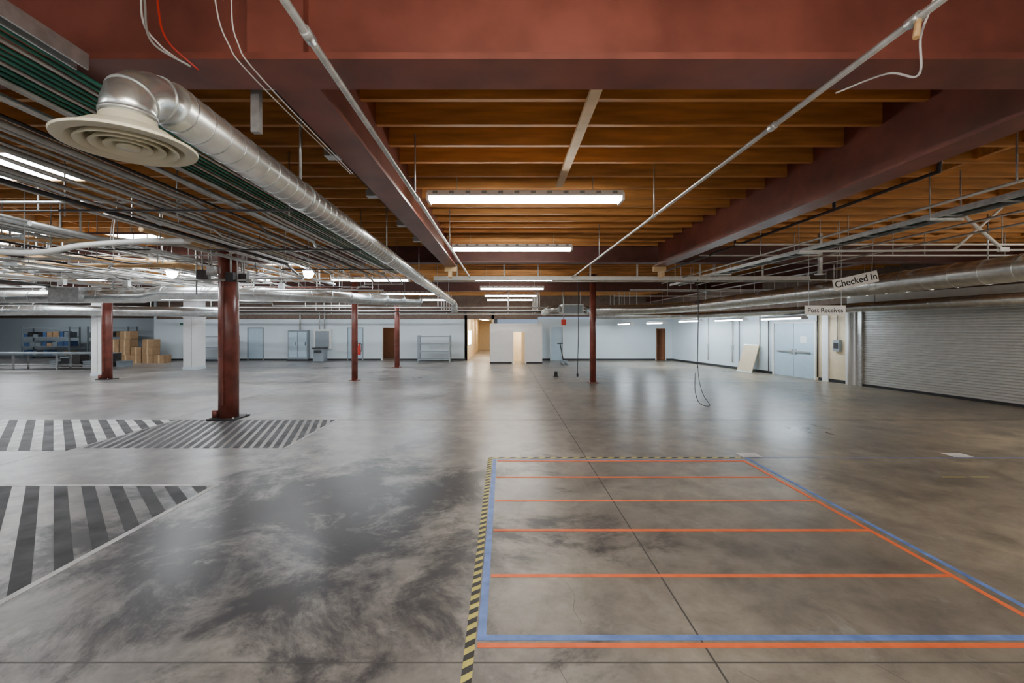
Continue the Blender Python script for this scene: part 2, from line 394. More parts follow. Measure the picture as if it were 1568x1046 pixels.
pipe_column(-5.44, 16.4, 0.11, 3.8)
pipe_column(-5.2, 21.9, 0.12, 3.8)
pipe_column(-14.8, 16.8, 0.16, 3.8)
pipe_column(3.11, 15.8, 0.11, 3.8)
for (x, y, w) in ((-16.3, 18.2, 0.4), (-14.5, 21.1, 0.62)):
    b = MB('boxed_column'); b.box(x - w / 2, x + w / 2, y - w / 2, y + w / 2, 0.12, 3.8, WHITE)
    b.box(x - w / 2 - .02, x + w / 2 + .02, y - w / 2 - .02, y + w / 2 + .02, 0, 0.12, WALL)
    b.box(x - w / 2 - .03, x + w / 2 + .03, y - w / 2 - .03, y + w / 2 + .03, 2.4, 2.5, WHITE)
    b.box(x + w * .1, x + w * .14, y - w / 2 - .012, y - w / 2, 0.12, 2.4, GALV); b.done()
b = MB('fire_extinguisher'); c = (-5.24, 16.30, 0.6)
b.lathe([(0.0, 0), (0.05, 0), (0.055, 0.03), (0.055, 0.30), (0.03, 0.36), (0.025, 0.40), (0, 0.40)], (c[0], c[1], 0.95), REDPL, 16)
b.box(c[0] - 0.05, c[0] + 0.06, c[1] - .01, c[1] + .01, 1.35, 1.38, BLACK); b.tube(smooth_path([(c[0] + .03, c[1], 1.34), (c[0] + .09, c[1], 1.3), (c[0] + .07, c[1], 1.05)]), 0.01, BLACK, 6); b.done()

# ------------------------------------------------------------------ duct work
b = MB('air_diffuser')
cx, cy, cz = -1.60, 1.92, 2.675
k_ = 0.77
b.lathe([(r * k_, z * k_) for r, z in [(0.318, 0.0), (0.322, 0.012), (0.27, 0.035), (0.20, 0.085), (0.135, 0.10), (0.13, 0.15), (0.125, 0.15), (0.125, 0.10), (0.19, 0.075), (0.25, 0.02), (0.262, -0.004), (0.318, 0.0)]], (cx, cy, cz), CREAM, 56)
for r in (0.225, 0.165, 0.105):
    b.lathe([(q * k_, z * k_) for q, z in [(r, -0.012), (r + 0.006, -0.004), (r - 0.045, 0.05), (r - 0.053, 0.05), (r - 0.03, 0.005), (r, -0.012)]], (cx, cy, cz), CREAM, 48)
b.lathe([(0.0001, -0.012), (0.04, -0.010), (0.043, 0.0), (0.0001, 0.01)], (cx, cy, cz), CREAM, 32)
b.done()
b = MB('spiral_duct')
el = [(-1.60, 1.92, 2.785), (-1.60, 1.92, 2.84), (-1.60, 1.932, 2.88), (-1.595, 1.965, 2.918), (-1.59, 2.01, 2.94), (-1.585, 2.07, 2.95), (-1.58, 2.2, 2.955)]
b.tube(el, 0.098, DUCT, 32)
for (p, q) in (((-1.60, 1.92, 2.80), (-1.60, 1.92, 2.815)), ((-1.60, 1.935, 2.882), (-1.60, 1.94, 2.888)), ((-1.587, 2.06, 2.949), (-1.586, 2.068, 2.95))):
    b.tube([p, q], 0.103, GALV, 32)
b.duct([(-1.58, 2.12, 2.955), (-2.1, 18.6, 2.98)], 0.107, DUCT, 0.14, 28, 1.02)
b.tube([(-2.1, 18.5, 2.98), (-2.1, 18.75, 2.95), (-2.08, 18.85, 2.8), (-2.08, 18.88, 2.55)], 0.13, DUCT, 20)
for y in (3.6, 6.6, 9.6, 13, 16.5):
    x = -1.58 - 0.52 * (y - 2.12) / 16.48
    b.tube([(x, y, 3.08), (x, y, 3.8)], 0.01, GALV, 6); b.duct([(x - .0, y - .02, 2.957), (x, y + .02, 2.957)], 0.115, GALV)
b.done()
b = MB('cross_duct')
b.duct([(-21, 12.0, 2.72), (-9.6, 12.0, 2.75), (-9.2, 12.1, 2.85), (-6.6, 12.3, 2.85), (-2.9, 15.5, 2.83)], 0.17, DUCT, 0.6)
b.box(-11.9, -11.1, 11.75, 12.25, 2.6, 2.98, GALV)
for x in (-18, -14, -10.5, -7.5): b.tube([(x, 12.1, 2.95), (x, 12.1, 3.8)], 0.015, GALV, 6)
b.done()
b = MB('cross_duct')
b.duct([(-34, 17, 2.5), (-17.5, 17.2, 2.6), (-12, 19.6, 2.6)], 0.2, DUCT, 0.6)
for x in (-30, -24, -18): b.tube([(x, 17.2, 2.7), (x, 17.2, 3.8)], 0.015, GALV, 6)
b.done()
b = MB('main_duct')
b.duct([(8.3, 1.0, 2.87), (8.0, 12.0, 2.84), (7.7, 18.4, 2.80), (7.2, 19.3, 2.78), (6.2, 19.7, 2.74), (3.6, 19.8, 2.70)], 0.215, DUCT, 0.5, 28, 1.025)
for y in (4, 7.5, 11, 14.5, 18): b.tube([(8.05, y, 3.0), (8.05, y, 3.8)], 0.012, GALV, 6)
b.done()
b = MB('branch_duct')
b.duct([(11.7, 6.5, 2.56), (10.2, 16.2, 2.52), (8.8, 21, 2.5), (4.5, 22.0, 2.5)], 0.14, DUCT, 0.5)
for y in (9, 13): b.tube([(11.7 - 0.155 * (y - 6.5), y, 2.6), (11.7 - 0.155 * (y - 6.5), y, 3.8)], 0.012, GALV, 6)
b.done()
b = MB('air_handler_unit'); b.box(2.5, 3.4, 19.3, 20.4, 2.5, 2.95, GALV); b.box(2.55, 3.35, 19.28, 19.3, 2.55, 2.9, GREYP)
for x in (2.55, 3.35): b.tube([(x, 19.8, 2.95), (x, 19.8, 3.8)], 0.015, GALV, 6)
b.duct([(2.5, 19.8, 2.75), (2.0, 19.8, 2.75), (1.9, 21.5, 2.65)], 0.14, DUCT); b.done()

# ------------------------------------------------------------------ conduits near camera
b = MB('sprinkler_pipe'); b.tube([(-0.87, -1, 3.2), (-0.87, 11.5, 3.2)], 0.018, GALV, 12)
for y in (2.0, 4.5, 7.3, 10): b.tube([(-0.87, y - .04, 3.2), (-0.87, y + .04, 3.2)], 0.025, GALV, 12)
for y in (4.4, 7.2): b.tube([(-0.87, y, 3.2), (-0.87, y, 3.8)], 0.008, GALV, 6)
b.done()
b = MB('sprinkler_pipe'); b.tube([(1.73, -1, 3.2), (1.73, 11.5, 3.2)], 0.016, GALV, 12)
for y in (1.9, 2.9, 5.2, 8.2): b.tube([(1.73, y - .03, 3.2), (1.73, y + .03, 3.2)], 0.023, GALV, 12)
b.tube([(1.73, 1.88, 3.2), (1.70, 1.86, 3.1)], 0.012, COPPER, 8)
for y in (5.2, 8.2): b.tube([(1.73, y, 3.2), (1.73, y, 3.8)], 0.008, GALV, 6)
b.done()
b = MB('suspended_strut'); b.box(-1.8, 7.8, 11.48, 11.54, 3.13, 3.23, WHITEP)
b.tube([(-1.8, 11.42, 3.09), (7.8, 11.42, 3.09)], 0.018, EMT)
for x in (-1.2, 0.0, 0.87, 2.2, 3.4, 5, 6.6): b.tube([(x, 11.51, 3.22), (x, 11.51, 3.8)], 0.022, WHITEP, 6)
b.done()
b = MB('steel_strut'); b.box(-2.19, -2.12, -1, 2.3, 3.26, 3.30, GALV); b.box(-2.19, -2.18, -1, 2.3, 3.22, 3.26, GALV); b.box(-2.13, -2.12, -1, 2.3, 3.22, 3.26, GALV); b.done()
b = MB('green_conduit_bundle')
for i in range(11): b.tube([(-2.28 - i * 0.052, -0.5, 3.27), (-2.28 - i * 0.052, 12 - i * 0.1, 3.27)], 0.011, GREEN if i % 4 != 2 else EMT, 8)
b.done()
def bundle(name, x, n, steps, zb, y0, y1, rs, mats):
    b = MB(name)
    for i in range(n):
        x -= steps[i % len(steps)]; z = zb + 0.02 * (i % 2); e = y1 - i * 0.12; q = (i * 7) % 5
        b.tube([(x, y0, z), (x, y0 + (e - y0) * (.3 + .08 * q), z), (x - .04 * q, y0 + (e - y0) * (.34 + .08 * q), z), (x - .04 * q, e, z), (x - 0.1 * (i % 3), e + 0.4, z + 0.15 * ((i % 3) - 1))], rs[i % len(rs)], mats[i % len(mats)], 8)
    return b
b = bundle('conduit_rack', -2.58, 20, (0.055, 0.06, 0.13, 0.06, 0.19), 3.2, -0.5, 11.3, (0.014, 0.014, 0.024, 0.016), (EMT, EMT, GALV, EMT, DKPIPE, WHITEP, EMT))
for y in (4.8, 7.2, 9.6):
    b.box(-4.75, -2.25, y, y + 0.03, 3.15, 3.17, DKPIPE)
    for xx in (-4.7, -3.5, -2.3): b.tube([(xx, y + .02, 3.1), (xx, y + .02, 3.8)], 0.007, GALV, 6)
b.done()
b = bundle('conduit_rack', -6.3, 9, (0.09, 0.07, 0.14), 3.34, 2.7, 14.0, (0.018, 0.014, 0.028), (EMT, WHITEP, GALV, DKPIPE))
for y in (5, 8, 12):
    b.box(-7.4, -6.3, y, y + 0.03, 3.29, 3.31, DKPIPE); b.tube([(-7.38, y, 3.3), (-7.38, y, 3.8)], 0.007, GALV, 5); b.tube([(-6.34, y, 3.3), (-6.34, y, 3.8)], 0.007, GALV, 5)
b.done()
b = bundle('conduit_rack', -9.6, 8, (0.09, 0.12, 0.2), 3.2, 4.0, 17.0, (0.02, 0.015, 0.03), (WHITEP, EMT, GALV, COPPER))
for y in (6, 10, 14):
    b.box(-10.8, -9.6, y, y + 0.03, 3.14, 3.16, DKPIPE); b.tube([(-10.7, y, 3.15), (-10.7, y, 3.8)], 0.008, GALV, 5); b.tube([(-9.65, y, 3.15), (-9.65, y, 3.8)], 0.008, GALV, 5)
b.done()
b = MB('steel_hanger'); b.box(-1.52, -1.47, 2.7, 2.74, 3.08, 3.8, GALV); b.box(-1.56, -1.43, 2.68, 2.78, 3.6, 3.64, GALV); b.done()
b = MB('junction_box_run')
for i in range(4): b.tube([(-1.55 - i * .035, 2.66, 3.62), (-1.55 - i * .035, 10.3, 3.62)], 0.008, BLACK if i % 2 else EMT, 6)
for y in (3.0, 4.3, 5.6, 7.2, 8.5): b.box(-1.72, -1.58, y, y + .12, 3.55, 3.63, GALV)
b.done()
def cable(name, pts, r, m):
    b = MB(name); b.tube(smooth_path(pts, 8), r, m, 6); b.done()
cable('hanging_cable', [(-1.76, 2.2, 3.78), (-1.77, 2.22, 3.5), (-1.72, 2.2, 3.3), (-1.58, 2.27, 3.22)], 0.006, EMT)
cable('hanging_cable', [(-1.80, 2.25, 3.78), (-1.80, 2.24, 3.45), (-1.70, 2.22, 3.30), (-1.62, 2.27, 3.24)], 0.005, WHITE)
cable('red_cable', [(-1.74, 2.25, 3.78), (-1.72, 2.24, 3.5), (-1.66, 2.22, 3.32), (-1.56, 2.3, 3.22)], 0.005, REDPL)
cable('hanging_cable', [(-1.47, 2.28, 3.8), (-1.46, 2.28, 3.55), (-1.40, 2.28, 3.35), (-1.36, 2.5, 3.26), (-1.36, 4.0, 3.27)], 0.0035, WHITE)
cable('hanging_cable', [(-1.37, 2.28, 3.8), (-1.38, 2.28, 3.55), (-1.35, 2.28, 3.35), (-1.32, 2.5, 3.26), (-1.34, 4.0, 3.27)], 0.0035, WHITE)
cable('hanging_cable', [(1.76, 1.88, 3.2), (1.82, 1.9, 3.3), (1.85, 2.0, 3.2), (1.93, 2.1, 3.08), (1.95, 2.3, 3.2), (1.93, 2.62, 3.27)], 0.005, WHITE)
cable('hanging_power_cord', [(4.93, 11.48, 3.14), (4.94, 11.47, 2.2), (4.92, 11.47, 1.0), (4.93, 11.47, 0.95)], 0.01, BLACK)
cable('coiled_cord', [(4.75, 11.2, 0.8), (4.7, 11.1, 0.4), (4.72, 10.95, 0.12), (4.85, 10.9, 0.03), (5.02, 11.0, 0.03), (4.95, 11.2, 0.25), (4.93, 11.4, 0.6), (4.93, 11.47, 0.95)], 0.008, DKPIPE)
cable('hanging_power_cord', [(2.45, 15, 3.8), (2.47, 15, 2), (2.44, 15, 0.4)], 0.012, BLACK)
b = MB('cord_plug'); b.lathe([(0.0001, 0), (0.03, 0.01), (0.035, 0.08), (0.02, 0.12), (0.0001, 0.12)], (2.44, 15, 0.29), BLACK, 12); b.done()
b = MB('floor_cone'); b.box(1.92, 2.12, 17.5, 17.7, 0, 0.03, BLACK); b.lathe([(0.08, 0.03), (0.06, 0.14), (0.075, 0.15), (0.07, 0.22), (0.001, 0.23)], (2.02, 17.6, 0), BLACK, 16); b.done()

# ------------------------------------------------------------------ clutter of services
def hung(b, x, y, z):
    b.tube([(x, y, z), (x, y, 3.80)], 0.009, GALV, 5)
def clear(P):
    for (x, y, r) in COLS:
        c = Vector((x, y))
        for p, q in zip(P[:-1], P[1:]):
            p2, q2 = Vector(p[:2]), Vector(q[:2]); e = q2 - p2; L2 = e.length_squared
            t = 0 if L2 < 1e-9 else max(0, min(1, (c - p2).dot(e) / L2))
            if (p2 + e * t - c).length < r: return False
    return True
names = ['conduit_run', 'sprinkler_main', 'refrigerant_line', 'air_line']
for g in range(96):
    m = random.choice([EMT, EMT, WHITEP, WHITEP, GALV, DKPIPE, DKRED, COPPER if g % 2 else EMT]); r = random.choice([0.012, 0.016, 0.022, 0.036])
    kind = g % 5
    for _ in range(30):
        z = random.uniform(2.98, 3.38)
        if kind in (0, 1):
            y = random.uniform(6.0, 22); x0 = random.uniform(-20, -9); x1 = random.uniform(-8, -2.8)
            xm = random.uniform(x0 + 1, x1 - 1); dz = random.choice([0, 0, .15, -.15]); dy = random.choice([0, .4, -.5])
            P = [(x0, y, z), (xm, y, z), (xm + .3, y + dy, z + dz), (x1, y + dy, z + dz)]
            H = [(x0 + .3, y, z), (xm - .4, y, z), (x1 - .3, y + dy, z + dz)]
        elif kind in (2, 3):
            x = random.uniform(-16, -5.0); y0 = random.uniform(3, 9); y1 = y0 + random.uniform(4, 11)
            ym = random.uniform(y0 + 1, y1 - 1); dx = random.choice([0, .5, -.5, .9])
            P = [(x, y0, z), (x, ym, z), (x + dx, ym + .5, z), (x + dx, y1, z)]
            H = [(x, y0 + .4, z), (x, ym - .3, z), (x + dx, y1 - .3, z)]
        else:
            x = random.uniform(-13, -5); y = random.uniform(6.5, 16); a = random.uniform(0, 6.28); Lc = random.uniform(1.5, 3)
            P = [(x, y, 3.78), (x, y, z), (x + Lc * math.cos(a), y + Lc * math.sin(a), z - .03), (x + Lc * math.cos(a), y + Lc * math.sin(a), 3.78)]
            H = []
        if clear(P): break
    b = MB(names[g % 4] if g % 3 else 'conduit_run')
    b.tube(P, r if kind < 4 else min(r, .022), m, 7)
    for h in H: hung(b, *h)
    if kind == 4: b.box(x - .07, x + .07, y - .05, y + .05, z - .08, z + .06, GALV)
    b.done()
for g in range(16):
    x = random.uniform(-12, -4.8); y = random.uniform(6, 14); dx = random.uniform(-1.6, 1.6); dy = random.uniform(.5, 2.2); z = random.uniform(3.0, 3.3)
    P = [(x, y, 3.78), (x + dx * .1, y, z + .2), (x + dx * .45, y + dy * .4, z), (x + dx * .9, y + dy * .8, z + .25), (x + dx, y + dy, 3.78)]
    if clear(P): cable('drooping_wire', P, 0.007, (WHITE, BLACK, EMT)[g % 3])
b = MB('tan_gas_main'); b.tube([(-11.5, 7.0, 3.25), (-7.2, 9.2, 3.25), (-6.4, 10.1, 3.2)], 0.06, COPPER, 12); hung(b, -9.3, 8.1, 3.25); hung(b, -11, 7.25, 3.25); b.done()
b = MB('flexible_conduit'); b.tube(smooth_path([(-9, 5.6, 2.98), (-7.4, 6.0, 2.96), (-6.5, 6.2, 2.94), (-5.9, 6.3, 3.06), (-5.2, 6.5, 3.16), (-4.6, 6.6, 3.18)]), 0.04, WHITEP, 10); hung(b, -6.6, 6.2, 2.98); hung(b, -5.0, 6.55, 3.18); hung(b, -8.2, 5.8, 2.98); b.done()
b = MB('column_junction_boxes')
for i in range(7):
    a = i * 0.9; x = -5.85 + math.cos(a) * 0.42; y = 9.4 + math.sin(a) * 0.25; z = 2.95 + 0.06 * (i % 3)
    b.box(x - .08, x + .08, y - .06, y + .06, z - .09, z + .09, GALV if i % 2 else DKPIPE); b.tube([(x, y, z), (x, y, 3.8)], 0.016, EMT, 6)
b.tube([(-6.6, 9.3, 2.9), (-5.2, 9.3, 2.9)], 0.02, EMT); b.tube([(-6.35, 9.3, 2.6), (-6.35, 9.3, 3.8)], 0.015, EMT); b.tube([(-5.5, 9.3, 2.5), (-5.5, 9.3, 3.8)], 0.015, EMT)
b.done()

# right bay services
b = MB('gas_pipe'); b.tube([(4.1, 4.2, 3.8), (4.1, 4.25, 3.38), (4.1, 10.3, 3.36), (4.1, 12, 3.36)], 0.022, DKPIPE, 10)
b.tube([(4.1, 5.6, 3.4), (4.1, 5.6, 3.8)], 0.02, DKPIPE); b.tube([(4.1, 8, 3.4), (4.1, 8, 3.8)], 0.02, DKPIPE); b.done()
b = MB('cable_tray')
for x in (5.15, 5.42): b.box(x - .012, x + .012, 1, 14, 3.22, 3.28, GALV)
y = 1.1
while y < 14: b.box(5.15, 5.42, y, y + .02, 3.225, 3.24, GALV); y += 0.6
for i in range(3): b.tube([(5.2 + i * .08, 1, 3.262), (5.2 + i * .08, 14, 3.262)], 0.016, GREEN if i % 2 else BLACK, 6)
for y in (3, 5.4, 7.8, 10.9, 13): 
    for x in (5.1, 5.47): b.tube([(x, y, 3.2), (x, y, 3.8)], 0.008, GALV, 5)
    b.box(5.08, 5.49, y - .02, y + .02, 3.19, 3.22, GALV)
b.done()
for i, x in enumerate((4.55, 5.95, 6.9)):
    b = MB('conduit_run')
    b.tube([(x, 2.8, 3.2 + .05 * (i % 3)), (x, 13 + i, 3.2 + .05 * (i % 3))], 0.016, (EMT, GALV, EMT)[i % 3], 7)
    for y in (4, 8, 12): hung(b, x, y, 3.2)
    b.done()
for y, z in ((7.6, 3.32), (9.0, 3.36), (12.5, 3.25), (14, 3.1), (16, 3.05)):
    b = MB('conduit_run')
    b.tube([(3.9, y, z), (10.4, y, z)], 0.017, WHITEP, 7)
    for x in (5.8, 8.4, 10): hung(b, x, y, z)
    b.done()
b = MB('seismic_brace')
b.tube([(7.0, 7, 3.78), (7.75, 7, 3.12)], 0.025, WHITEP, 8); b.tube([(7.0, 7.02, 3.12), (7.75, 7.02, 3.78)], 0.02, WHITEP, 8); b.box(7.68, 7.82, 6.97, 7.03, 3.09, 3.16, GALV)
b.tube([(4.6, 7, 3.10), (11.5, 7, 3.14)], 0.018, WHITEP, 8); b.done()
b = MB('steel_post'); b.box(6.3, 6.36, 9, 9.06, 3.0, 3.8, GALV); b.box(6.26, 6.40, 8.96, 9.10, 2.98, 3.0, GALV); b.done()
b = MB('alarm_bell'); b.tube([(6.35, 5.0, 3.74), (6.35, 5.0, 3.8)], 0.09, REDPL, 20); b.tube([(6.35, 5.0, 3.70), (6.35, 5.0, 3.74)], 0.06, REDPL, 16); b.done()
b = MB('fire_alarm_horn'); b.box(2.42, 2.62, 19.05, 19.13, 2.04, 2.28, REDPL); b.box(2.49, 2.55, 19.03, 19.05, 2.12, 2.2, REDPL); b.tube([(2.52, 19.1, 2.28), (2.52, 19.1, 3.8)], 0.02, GALV, 6); b.done()
for i, (y, z) in enumerate(((20.4, 2.85), (21.55, 2.7), (22.5, 2.8), (23.5, 2.65), (24.6, 2.8), (25.5, 2.7))):
    b = MB('conduit_run')
    b.tube([(-19, y, z), (8.0, y, z)], 0.03, (EMT, DKPIPE, WHITEP)[i % 3], 7)
    for x in (-16, -9, -3, 0.2, 1.6, 6): b.tube([(x, y, z), (x, y, 3.80)], 0.02, EMT, 5)
    b.done()

# ------------------------------------------------------------------ lamps
def fluorescent(cx, cy, z, axis='X', L=2.44, m=TUBE, hang=True):
    b = MB('fluorescent_fixture')
    M = Matrix.Translation((cx, cy, z)) @ (Matrix.Identity(4) if axis == 'X' else Matrix.Rotation(math.pi / 2, 4, 'Z'))
    h = L / 2
    b.box(-h, h, -0.055, 0.055, 0.05, 0.12, WHITE, M)
    for s in (-1, 1):
        pts = [(-h, s * 0.055, 0.07), (h, s * 0.055, 0.07), (h, s * 0.13, 0.035), (-h, s * 0.13, 0.035)]
        b.poly([M @ Vector(p) for p in pts], WHITE)
        b.tube([M @ Vector((-h + .03, s * 0.085, 0.008)), M @ Vector((h - .03, s * 0.085, 0.008))], 0.02, m, 6, cap=False)
    for e in (-h, h - 0.03): b.box(e, e + 0.03, -0.12, 0.12, -0.02, 0.07, WHITE, M)
    for k in range(12):
        x = -h + (k + .5) * L / 12; b.box(x - 0.03, x + 0.03, -0.06, -0.056, 0.08, 0.11, GREYP, M)
    if hang:
        for x in (-h * .7, h * .7): b.tube([M @ Vector((x, 0, 0.12)), M @ Vector((x, 0, 3.8 - z))], 0.006, GALV, 5)
    b.done()
fluorescent(0.26, 5.65, 3.50); fluorescent(0.16, 9.2, 3.50)
fluorescent(0.26, 0.6, 3.1, m=TUBE_FILL); fluorescent(0.26, -3, 3.2, m=TUBE_FILL)  # added fill lights out of view, for the near girder face and joists
fluorescent(7.0, 0.8, 3.1, m=TUBE_FILL); fluorescent(7.0, -3, 3.2, m=TUBE_FILL); fluorescent(-4.5, 0.2, 3.1, m=TUBE_FILLC); fluorescent(-10, 1, 3.1, m=TUBE_FILLC); fluorescent(-4.5, -4, 3.2, m=TUBE_FILLC)  # more unseen fill fixtures, added to brighten foreground and ceiling
fluorescent(10.6, 3.6, 3.0, 'Y', m=TUBE_FILL); fluorescent(11.6, 6.6, 3.1, 'Y', m=TUBE_FILL)  # added out-of-frame fill to brighten the right bay joists
for y in (14.2, 17.2, 21, 24.0): fluorescent(0.3, y, 3.40)
for x in (-4.2, -8.5, -12.5, -17):
    for y in (14.2, 19.8, 24): fluorescent(x, y, 3.40, m=TUBEC)
fluorescent(-25, 22, 3.2, m=TUBEC); fluorescent(-29, 27, 3.2, m=TUBEC); fluorescent(-22, 14, 3.3, m=TUBEC); fluorescent(-22, 8, 3.4, m=TUBEC)
for y in (16.5, 19.4, 22.4): fluorescent(10.2 - 0.16 * (y - 16.5), y, 2.24, 'Y', m=TUBER)
fluorescent(6.6, 24.5, 2.12, 'Y', m=TUBER); fluorescent(7.7, 22.8, 2.15, 'Y', m=TUBER)
for (x, y) in ((-7.3, 9.9), (-4.3, 9.9)):
    b = MB('pendant_lamp'); b.lathe([(0.0001, -0.12), (0.07, -0.10), (0.105, -0.03), (0.10, 0.03), (0.07, 0.06)], (x, y, 3.12), BULB, 16)
    b.lathe([(0.13, 0.03), (0.10, 0.08), (0.05, 0.12), (0.05, 0.22), (0.0001, 0.22)], (x, y, 3.12), WHITE, 20); b.tube([(x, y, 3.34), (x, y, 3.8)], 0.01, GALV, 6); b.done()
for y in (28.5, 32, 36):
    b = MB('hallway_lamp'); b.box(-1.8, -1.2, y, y + 0.6, 2.56, 2.6, WHITE); b.box(-1.76, -1.24, y + .04, y + .56, 2.55, 2.56, WARM); b.done()
b = MB('room_lamp'); b.box(0.6, 1.4, 25.3, 25.8, 2.06, 2.1, WHITE); b.box(0.62, 1.38, 25.32, 25.78, 2.05, 2.06, WARM); b.done()
b = MB('room_lamp'); b.box(-7.3, -6.5, 27.6, 28.0, 2.36, 2.4, WHITE); b.box(-7.0, -6.8, 27.7, 27.9, 2.35, 2.36, WARM); b.done()

# ------------------------------------------------------------------ signs
def sign(name, text, x, y, z, w, h, rot, size, topz=3.8):
    e = bpy.data.objects.new(name, None); S.collection.objects.link(e); e.location = (x, y, z)
    bb = MB('board'); M = Matrix.Rotation(rot, 4, 'Y'); bb.box(-w / 2, w / 2, -0.01, 0.01, -h / 2, h / 2, SIGNW, M)
    for sx in (-1, 1): bb.tube([M @ Vector((sx * w * .4, 0, h / 2)), Vector((sx * w * .4, 0, topz - z))], 0.005, GALV, 5)
    o = bb.done(recenter=False); o.parent = e
    c = bpy.data.curves.new('lettering', 'FONT'); c.body = text; c.size = size; c.align_x = 'CENTER'; c.align_y = 'CENTER'; c.extrude = 0.001; c.offset = 0.002
    t = bpy.data.objects.new('lettering', c); S.collection.objects.link(t); t.parent = e
    t.matrix_local = M @ Matrix.Translation((0, -0.013, 0)) @ Matrix.Rotation(math.pi / 2, 4, 'X'); c.materials.append(BLACK)
sign('checked_in_sign', 'Checked In', 6.55, 8.4, 2.79, 0.84, 0.21, -0.22, 0.175)
sign('post_receives_sign', 'Post Receives', 7.12, 10, 2.30, 0.90, 0.22, 0.0, 0.142)

# ------------------------------------------------------------------ floor markings
def clip(poly, a, bb, c):   # keep a*x+b*y<=c
    out = []
    for i in range(len(poly)):
        p, q = poly[i], poly[(i + 1) % len(poly)]
        dp = a * p[0] + bb * p[1] - c; dq = a * q[0] + bb * q[1] - c
        if dp <= 0: out.append(p)
        if dp * dq < 0:
            t = dp / (dp - dq); out.append((p[0] + t * (q[0] - p[0]), p[1] + t * (q[1] - p[1])))
    return out
def hatch(mb, x0, x1, y0, y1, ang, pitch, frac, m, z):
    ux, uy = math.cos(ang), math.sin(ang); nx, ny = -uy, ux
    cs = [x * nx + y * ny for x in (x0, x1) for y in (y0, y1)]
    t = math.floor(min(cs) / pitch) * pitch
    while t < max(cs):
        P = [(nx * t - ux * 50, ny * t - uy * 50), (nx * t + ux * 50, ny * t + uy * 50), (nx * (t + pitch * frac) + ux * 50, ny * (t + pitch * frac) + uy * 50), (nx * (t + pitch * frac) - ux * 50, ny * (t + pitch * frac) - uy * 50)]
        for h in ((1, 0, x1), (-1, 0, -x0), (0, 1, y1), (0, -1, -y0)):
            P = clip(P, *h)
            if len(P) < 3: break
        if len(P) >= 3: mb.poly([(p[0], p[1], z) for p in P], m)
        t += pitch
b = MB('floor_hatch_marking')
hatch(b, -9, -3.52, 1.0, 5.42, -math.pi / 4, 0.235, 0.5, HATCHD, 0.003)
b.box(-9, -3.45, 5.42, 5.48, 0, 0.003, HATCHW); b.box(-3.52, -3.46, 1.0, 5.42, 0, 0.003, HATCHW); b.done()
b = MB('floor_hatch_marking')
hatch(b, -14, -6.8, 7.0, 9.36, -math.pi / 4, 0.26, 0.5, HATCHW, 0.003)
hatch(b, -14, -6.8, 7.0, 9.36, -math.pi / 4, 0.26, 1.0, HATCHM, 0.002)
hatch(b, -6.75, -3.5, 7.15, 9.36, math.pi * .60, 0.15, 0.6, HATCHM, 0.003)
b.box(-3.5, -3.46, 7.15, 9.38, 0, 0.003, HATCHW); b.done()
b = MB('orange_tape_grid')
for y in (2.70, 3.46, 4.24, 4.97, 5.75, 6.46):
    b.box(-0.10 if y > 3 else -0.16, 3.42 if y > 3 else 5.2, y - 0.02, y + 0.02, 0, 0.0034, ORANGE)
b.box(3.42, 3.46, 2.74, 6.5, 0, 0.0036, ORANGE); b.done()
b = MB('blue_tape_outline')
b.box(-0.165, -0.11, 2.76, 6.55, 0, 0.003, BLUET); b.box(-0.165, 5.2, 2.745, 2.79, 0, 0.0028, BLUET); b.box(3.53, 3.575, 2.8, 6.62, 0, 0.0028, BLUET)
b.box(-0.1, 3.5, 6.50, 6.53, 0, 0.0028, BLUET); b.box(3.58, 9, 6.6, 6.62, 0, 0.0026, BLUET); b.done()
b = MB('hazard_tape')
b.box(-0.235, -0.175, 0.8, 6.64, 0, 0.0020, YEL); b.box(-0.175, 3.5, 6.58, 6.64, 0, 0.0020, YEL)
hatch(b, -0.235, -0.175, 0.8, 6.64, math.pi * .2, 0.085, 0.5, TBLK, 0.0032)
hatch(b, -0.175, 3.5, 6.58, 6.64, math.pi * .25, 0.12, 0.5, TBLK, 0.0032); b.done()
for (x, y) in ((3.68, 6.76), (6.8, 6.76)):
    b = MB('paper_label'); b.poly([(x - .16, y - .11, .003), (x + .14, y - .11, .003), (x + .14, y + .10, .003), (x - .16, y + .11, .004)], PAPER)
    b.poly([(x - .1, y - .03, .005), (x + .08, y - .03, .005), (x + .08, y - .02, .005), (x - .1, y - .02, .005)], GREYP); b.done()
b = MB('yellow_tape_marks'); b.box(5.6, 5.9, 5.75, 5.775, 0, 0.001, YEL); b.box(5.98, 6.2, 5.75, 5.775, 0, 0.001, YEL); b.done()

# ------------------------------------------------------------------ background furniture
def shelving(x, y, w, dp, h, n, m=GALV, fill=False):
    b = MB('metal_shelving')
    for sx in (x, x + w):
        for sy in (y, y + dp): b.box(sx - .03, sx + .03, sy - .03, sy + .03, 0, h, m)
    for i in range(n):
        z = 0.15 + i * (h - 0.25) / (n - 1); b.box(x, x + w, y, y + dp, z, z + .05, m)
    if fill:
        for i in range(n - 1):
            z = 0.2 + i * (h - 0.25) / (n - 1); xx = x + .05
            while xx < x + w - .35:
                ww = random.uniform(.2, .4); b.box(xx, xx + ww, y + .05, y + dp - .05, z, z + random.uniform(.15, .35), random.choice([CARD, GREYP, GREYP, BLUEBIN, BLACK])); xx += ww + .05
    b.done()
shelving(-4.8, 25.1, 1.75, 0.6, 1.52, 4, GREYP)
shelving(-17.4, 25.4, 2.1, 0.6, 1.5, 3, GREYP)
shelving(-30.5, 28.5, 3.0, 0.7, 2.0, 4, GREYP, True); shelving(-26.8, 29, 2.6, 0.7, 2.0, 4, GREYP, True)
